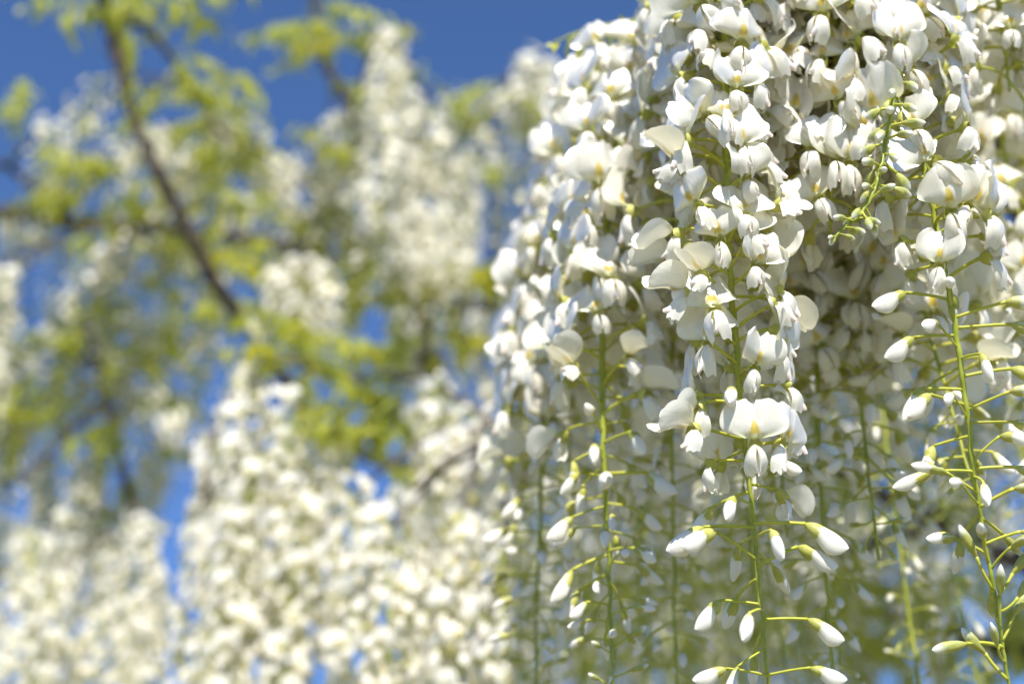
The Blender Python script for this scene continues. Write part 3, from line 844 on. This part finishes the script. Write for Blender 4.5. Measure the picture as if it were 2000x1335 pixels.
base = at(850, 900, 2.35); base_f = np.array((base[0] + 0.1, base[1] + 0.15, 0.0))
VF = vine_root(base_f, 'old wisteria vine with dark thin branches crossing the blue sky')
t1 = branch('far', VF, [base_f - np.array((0, 0, .05)), base_f + (0.05, -.05, .5), base_f + (-.06, .02, 1.0), at(850, 900, 2.35), at(815, 700, 2.1), at(818, 610, 2.0), at(785, 550, 1.95), at(735, 540, 1.92)], .045, .010, 'trunk', 9, 12)
branch('far', VF, [at(850, 900, 2.35), at(740, 900, 2.1), at(600, 800, 1.8), at(510, 668, 1.66), at(425, 560, 1.62), at(370, 452, 1.6), at(328, 375, 1.58), at(262, 235, 1.56), at(236, 130, 1.56), at(206, 25, 1.56), at(180, -160, 1.56)], .009, .0062, 'branch', 10)
branch('far', VF, [at(735, 540, 1.92), at(600, 490, 1.9), at(450, 463, 1.87), at(370, 455, 1.86), at(250, 432, 1.86), at(145, 437, 1.88), at(0, 415, 1.9), at(-200, 390, 1.95)], .0085, .008)
branch('far', VF, [at(785, 550, 1.95), at(870, 592, 1.95), at(960, 600, 1.95), at(1100, 610, 1.95)], .009, .007)
branch('far', VF, [at(735, 540, 1.92), at(715, 380, 1.88), at(692, 225, 1.86), at(655, 160, 1.86), at(622, 90, 1.86), at(612, -60, 1.86)], .0085, .005)
branch('far', VF, [at(250, 432, 1.86), at(180, 600, 1.85), at(207, 770, 1.8), at(232, 890, 1.77), at(262, 1005, 1.72), at(240, 1050, 1.72)], .0065, .005)
branch('far', VF, [at(207, 770, 1.8), at(120, 860, 1.76), at(20, 940, 1.72), at(-60, 900, 1.7)], .0032, .002)
branch('far', VF, [at(206, 25, 1.56), at(300, 70, 1.65), at(380, 180, 1.75), at(430, 255, 1.85), at(520, 300, 1.95)], .0045, .003)
branch('far', VF, [at(145, 437, 1.88), at(90, 385, 1.88), at(10, 325, 1.9), at(-60, 300, 1.9)], .006, .004)
branch('far', VF, [at(960, 600, 1.95), at(962, 500, 1.98), at(970, 330, 2.0), at(965, 190, 2.0), at(1030, 120, 2.0)], .0045, .003)
branch('far', VF, [at(692, 225, 1.86), at(720, 120, 1.8), at(758, 76, 1.72), at(830, 180, 1.78), at(900, 300, 1.82)], .003, .002)
branch('far', VF, [at(510, 668, 1.66), at(560, 700, 1.5), at(680, 735, 1.42), at(800, 735, 1.38), at(900, 780, 1.32), at(1000, 860, 1.24)], .004, .003)
branch('far', VF, [at(560, 700, 1.5), at(480, 735, 1.40), at(420, 840, 1.38), at(400, 980, 1.32)], .004, .0025)
branch('far', VF, [at(735, 540, 1.92), at(650, 400, 1.95), at(560, 330, 2.0), at(480, 250, 2.0)], .005, .003)
branch('far', VF, [at(370, 452, 1.6), at(300, 440, 1.75), at(215, 480, 1.85)], .004, .003)
branch('far', VF, [at(510, 668, 1.66), at(550, 540, 1.62), at(590, 520, 1.6), at(625, 540, 1.62)], .0035, .0025)

nb = at(2600, 700, 1.9); nb0 = np.array((nb[0], nb[1], 0.0))
VN = vine_root(nb0, 'near wisteria vine with dark woody branch behind the bright white bunch')
branch('near', VN, [nb0 - np.array((0, 0, .05)), nb0 + (.05, .03, .6), nb0 + (-.04, 0, 1.3), at(2560, 500, 1.7), at(2400, 100, 1.4), at(2250, -250, 1.1)], .05, .02, 'trunk', 9, 12)
branch('near', VN, [at(2250, -250, 1.1), at(2000, -290, .86), at(1750, -270, .76), at(1500, -240, .72), at(1380, -200, .72), at(1330, -60, .84), at(1290, 80, .90)], .016, .006)
branch('near', VN, [at(2560, 500, 1.7), at(2200, 560, 1.2), at(2020, 430, .98), at(1978, 290, .93), at(1992, 170, .90), at(1960, -60, .86), at(2000, -290, .86)], .016, .008)
branch('near', VN, [at(1290, 80, .90), at(1230, 220, .94), at(1150, 400, 1.0), at(1080, 540, 1.08)], .006, .003)
branch('near', VN, [at(1960, -60, .86), at(1800, 20, .94), at(1600, 60, .96), at(1400, 130, 1.0), at(1250, 300, 1.02)], .007, .004)
branch('near', VN, [at(2200, 560, 1.2), at(2000, 560, 1.35), at(1800, 540, 1.36), at(1600, 500, 1.25), at(1400, 470, 1.22), at(1200, 540, 1.15)], .009, .004)
branch('near', VN, [at(2560, 900, 1.85), at(2200, 1130, 1.65), at(1960, 1085, 1.55), at(1850, 1025, 1.5), at(1700, 955, 1.5), at(1590, 890, 1.5), at(1470, 840, 1.5), at(1330, 860, 1.52), at(1230, 920, 1.55)], .014, .004)
branch('near', VN, [at(1850, 1025, 1.5), at(1760, 1045, 1.5), at(1650, 1075, 1.5), at(1560, 1120, 1.5)], .007, .004)
branch('near', VN, [at(2560, 500, 1.7), at(2100, 640, 1.75), at(1900, 690, 1.75), at(1700, 690, 1.75), at(1500, 820, 1.72)], .012, .006)
branch('near', VN, [at(2200, 1130, 1.65), at(2050, 1270, 1.8), at(1900, 1250, 1.9), at(1760, 1200, 2.0), at(1640, 1210, 2.0)], .016, .009)
branch('near', VN, [at(1750, -270, .76), at(1765, -120, .70), at(1768, 20, .63), at(1760, 110, .59), at(1752, 148, .575)], .0022, .0014, mat=M_STEM)

# short twigs that carry each raceme
for (p, key) in TOPS:
    pts = BR[key]
    Pn = np.array([q[0] for q in pts]); rr = np.array([q[1] for q in pts])
    dd = np.linalg.norm(Pn - p, axis=1) + 0.6 * np.clip(p[2] - Pn[:, 2], 0, None)
    i = int(np.argmin(dd)); q = Pn[i]
    ln = np.linalg.norm(q - p)
    if ln < 0.004:
        continue
    mid = (p + q) / 2 + np.array((0, 0, 0.12 * ln)) + rng.standard_normal(3) * 0.04 * ln
    Cq = catmull([q, mid, p - np.array((0, 0, 0.002))], 6)
    root = VF if key == 'far' else VN
    n = len(Cq)
    me = MB().add(*tube(Cq - np.array(root.location), np.linspace(min(rr[i] * .8, .0024), .0017, n), 7)).mesh('twig', [M_BARK if ln > .05 else M_STEM])
    obj('twig', me, root)


# ------------------------------------------------------------------ leaves (each a stalk with leaflets)
def leaflet_mesh(L, W, fold, curl, mat, seed):
    r = np.random.default_rng(seed); nu, nv = 5, 9
    V = []; UV = []
    for v in np.linspace(0, 1, nv):
        w = W * math.sin(math.pi * min(1, v ** 0.8)) ** 0.8 * (1 - 0.35 * v) + 0.0004
        for u in np.linspace(-1, 1, nu):
            V.append((u * w * math.cos(R(fold)), L * v * math.cos(curl * v), abs(u) * w * math.sin(R(fold)) - L * v * math.sin(curl * v) + 0.0012 * math.sin(7 * v + 2 * u + seed) * abs(u)))
            UV.append((u, v))
    return MB().add(np.array(V), grid_faces(nu, nv), np.array(UV)).mesh('leaflet', [mat])


LEAFLETS = {False: [leaflet_mesh(.042 + .006 * i, .0095 + .0012 * i, 18 + 7 * i, .3 + .25 * i, M_LEAF, i) for i in range(4)],
            True: [leaflet_mesh(.042 + .006 * i, .0105 + .0012 * i, 14 + 6 * i, .2 + .2 * i, M_LEAFY, i) for i in range(4)]}


def leaf(root, p, direction, size=1.0, pairs=5, yellow=False, key='far'):
    off = np.array(root.location)
    d = np.array(direction, float); d /= np.linalg.norm(d)
    L = 0.15 * size
    S = [p + d * L * s + np.array((0, 0, -0.35 * L * s * s)) for s in np.linspace(0, 1, 6)]
    # foot of the stalk reaches the wood
    Pn = np.array([q[0] for q in BR[key]]); q = Pn[int(np.argmin(np.linalg.norm(Pn - p, axis=1)))]
    path = catmull([q, (q + p) / 2 + np.array((0, 0, .15 * np.linalg.norm(q - p)))] + S, 4) if np.linalg.norm(q - p) > 0.004 else catmull(S, 4)
    st = obj('leaf', MB().add(*tube(path - off, np.linspace(.0011, .0005, len(path)), 6)).mesh('leaf_stalk', [M_STEM]), root)
    Sc = catmull(S, 8); n = len(Sc)
    ks = []
    for k in range(pairs):
        t = 0.25 + 0.7 * k / pairs
        ks += [(t, 1), (t, -1)]
    ks.append((0.999, 0))
    for t, side in ks:
        c = Sc[min(n - 2, int(t * (n - 1)))]; tg = Sc[min(n - 1, int(t * (n - 1)) + 1)] - c; tg /= np.linalg.norm(tg) + 1e-9
        lat = np.cross(tg, (0, 0, 1)); lat /= np.linalg.norm(lat) + 1e-9
        y = Vector(tg * (0.55 if side else 1) + lat * side * 0.9 + np.array((random.gauss(0, .25), random.gauss(0, .25), -0.35 + random.uniform(-.6, .3)))).normalized()
        x = y.cross(Vector((random.gauss(0, .6), random.gauss(0, .6), 1))).normalized(); z = x.cross(y)
        m = Matrix.Translation(Vector(c - off)) @ Matrix((x, y, z)).transposed().to_4x4() @ Matrix.Scale(size * random.uniform(.75, 1.1) * (1 - .25 * abs(t - .55)), 4)
        obj('leaflet', random.choice(LEAFLETS[yellow]), st, m)


def leaves(root, key, spots):
    for (px, py, d, n, size, yel) in spots:
        for _ in range(n):
            p = at(px + random.gauss(0, 14), py + random.gauss(0, 14), d + random.gauss(0, .02))
            leaf(root, p, ((random.gauss(0, 1), random.gauss(-.3, .8), random.uniform(-1.0, .9)) if not (px in (1270, 1272)) else (-1, -.3, random.uniform(-.3, .3))), size * random.uniform(.75, 1.15), random.choice((4, 5, 5, 6)), yel, key)


leaves(VF, 'far', [
    (470, 300, 1.95, 3, .6, False), (510, 350, 1.95, 3, .6, False), (450, 380, 1.9, 3, .6, False), (330, 520, 1.8, 3, .6, False), (260, 520, 1.8, 3, .6, False), (230, 590, 1.8, 3, .6, False), (560, 450, 1.9, 3, .6, False), (620, 470, 1.9, 3, .6, True), (700, 480, 1.9, 3, .6, False), (300, 660, 1.75, 2, .6, False), (160, 620, 1.85, 3, .6, False), (30, 620, 1.9, 3, .6, False), (80, 740, 1.88, 3, .55, False), (160, 800, 1.85, 3, .55, False), (300, 790, 1.9, 3, .55, False), (30, 860, 1.85, 3, .55, False), (350, 700, 1.8, 2, .5, False), (20, 720, 1.9, 3, .6, False), (900, 540, 1.72, 3, .7, True),
    (600, 700, 1.36, 3, .5, True), (660, 710, 1.36, 3, .5, False), (560, 715, 1.36, 2, .5, False), (700, 760, 1.34, 3, .5, False),
    (590, 670, 1.48, 3, .55, False), (570, 690, 1.48, 2, .5, True), (630, 690, 1.46, 3, .55, True), (690, 740, 1.42, 2, .55, False), (770, 740, 1.40, 3, .6, False),
    (740, 800, 1.34, 3, .6, False), (780, 850, 1.30, 3, .6, False), (770, 910, 1.28, 2, .55, False),
    (880, 560, 1.75, 4, .75, True), (840, 540, 1.8, 2, .7, False), (850, 640, 1.8, 2, .7, True), (760, 500, 1.85, 3, .8, False),
    (400, 360, 1.8, 3, .8, False), (430, 330, 1.85, 2, .8, False), (360, 330, 1.8, 2, .7, False),
    (230, -10, 1.6, 4, .8, False), (300, 30, 1.65, 3, .8, False), (310, 90, 1.68, 3, .7, False), (360, 130, 1.72, 3, .7, False), (400, 190, 1.78, 3, .7, False), (160, -40, 1.6, 2, .8, False), (440, 230, 1.85, 2, .7, False),
    (40, 280, 1.88, 3, .7, False), (120, 340, 1.88, 3, .7, False), (180, 360, 1.88, 3, .7, False), (60, 390, 1.88, 2, .7, False), (200, 400, 1.86, 2, .6, False),
    (650, 60, 1.84, 4, .7, False), (690, 100, 1.82, 3, .7, True), (625, 120, 1.84, 2, .6, False), (830, 130, 1.8, 2, .6, False), (600, 20, 1.86, 2, .7, False),
    (950, 160, 2.0, 3, .7, False), (980, 200, 2.0, 2, .7, False), (940, 240, 2.0, 2, .6, False), (930, 330, 2.0, 2, .6, False),
    (420, 640, 1.66, 3, .7, False), (360, 560, 1.7, 3, .7, False), (520, 580, 1.66, 2, .7, True), (100, 640, 1.85, 3, .7, False), (130, 700, 1.85, 2, .7, False), (300, 870, 1.8, 2, .7, False),
    (60, 800, 1.85, 3, .7, False), (250, 820, 1.8, 3, .7, False), (490, 480, 1.8, 3, .7, False), (700, 330, 1.9, 2, .7, False)])
leaves(VN, 'near', [
    (1270, 30, .76, 1, .36, False), (1272, 70, .76, 1, .3, False), (1270, 110, .76, 2, .30, False), (1590, 30, .66, 2, .34, True), (1600, -20, .70, 1, .4, False),
    (1000, 1180, 1.9, 4, .9, False), (1120, 1230, 1.9, 4, .9, False), (1240, 1200, 1.9, 4, .9, False), (1380, 1230, 1.9, 4, .9, False), (1490, 1210, 1.9, 3, .9, False), (1180, 1120, 1.8, 3, .9, False), (1320, 1130, 1.8, 3, .9, False), (1650, 1120, 1.9, 3, .9, False), (1760, 1120, 1.9, 3, .9, False),
    (1900, 900, 1.6, 3, .8, False), (1750, 980, 1.55, 3, .8, False), (1620, 1000, 1.5, 3, .8, False), (1800, 1150, 1.7, 3, .8, False), (1480, 1000, 1.55, 3, .8, False), (1330, 960, 1.55, 3, .8, False), (1180, 1000, 1.55, 3, .8, False), (1060, 1050, 1.5, 2, .8, False),
    (1700, 860, 1.7, 3, .8, False), (1900, 760, 1.75, 3, .8, False),
    (1780, 1230, 1.95, 4, .9, False), (1920, 1250, 1.9, 4, .9, False), (1860, 1180, 2.0, 4, .9, False), (1680, 1220, 2.0, 4, .9, False), (1990, 1150, 1.8, 3, .9, False), (1580, 1180, 1.9, 3, .9, False)])

# ------------------------------------------------------------------ unseen leafy roof on the near vine, added sunward to shade what hangs behind
sv = np.array(sdir)
shade_roof_pts = []
for row, (py, d) in enumerate(((620, 1.2), (760, 1.4), (860, 1.55), (950, 1.7), (1050, 1.8), (1150, 1.9))):
    pts = [at(x, py, d) + sv * (0.85 + 0.12 * row) + rng.standard_normal(3) * 0.03 for x in (2300, 2050, 1900, 1750, 1600, 1470, 1350, 1240)]
    branch('near', VN, [at(2400, 100, 1.4)] + pts, .012, .004)
    shade_roof_pts += pts[1:]
for p in shade_roof_pts:
    for _ in range(5):
        q = p + rng.standard_normal(3) * np.array((.06, .05, .02))
        leaf(VN, q, (random.gauss(0, 1), random.gauss(0, 1), random.uniform(-.2, .3)), random.uniform(1.2, 1.6), 6, False, 'near')
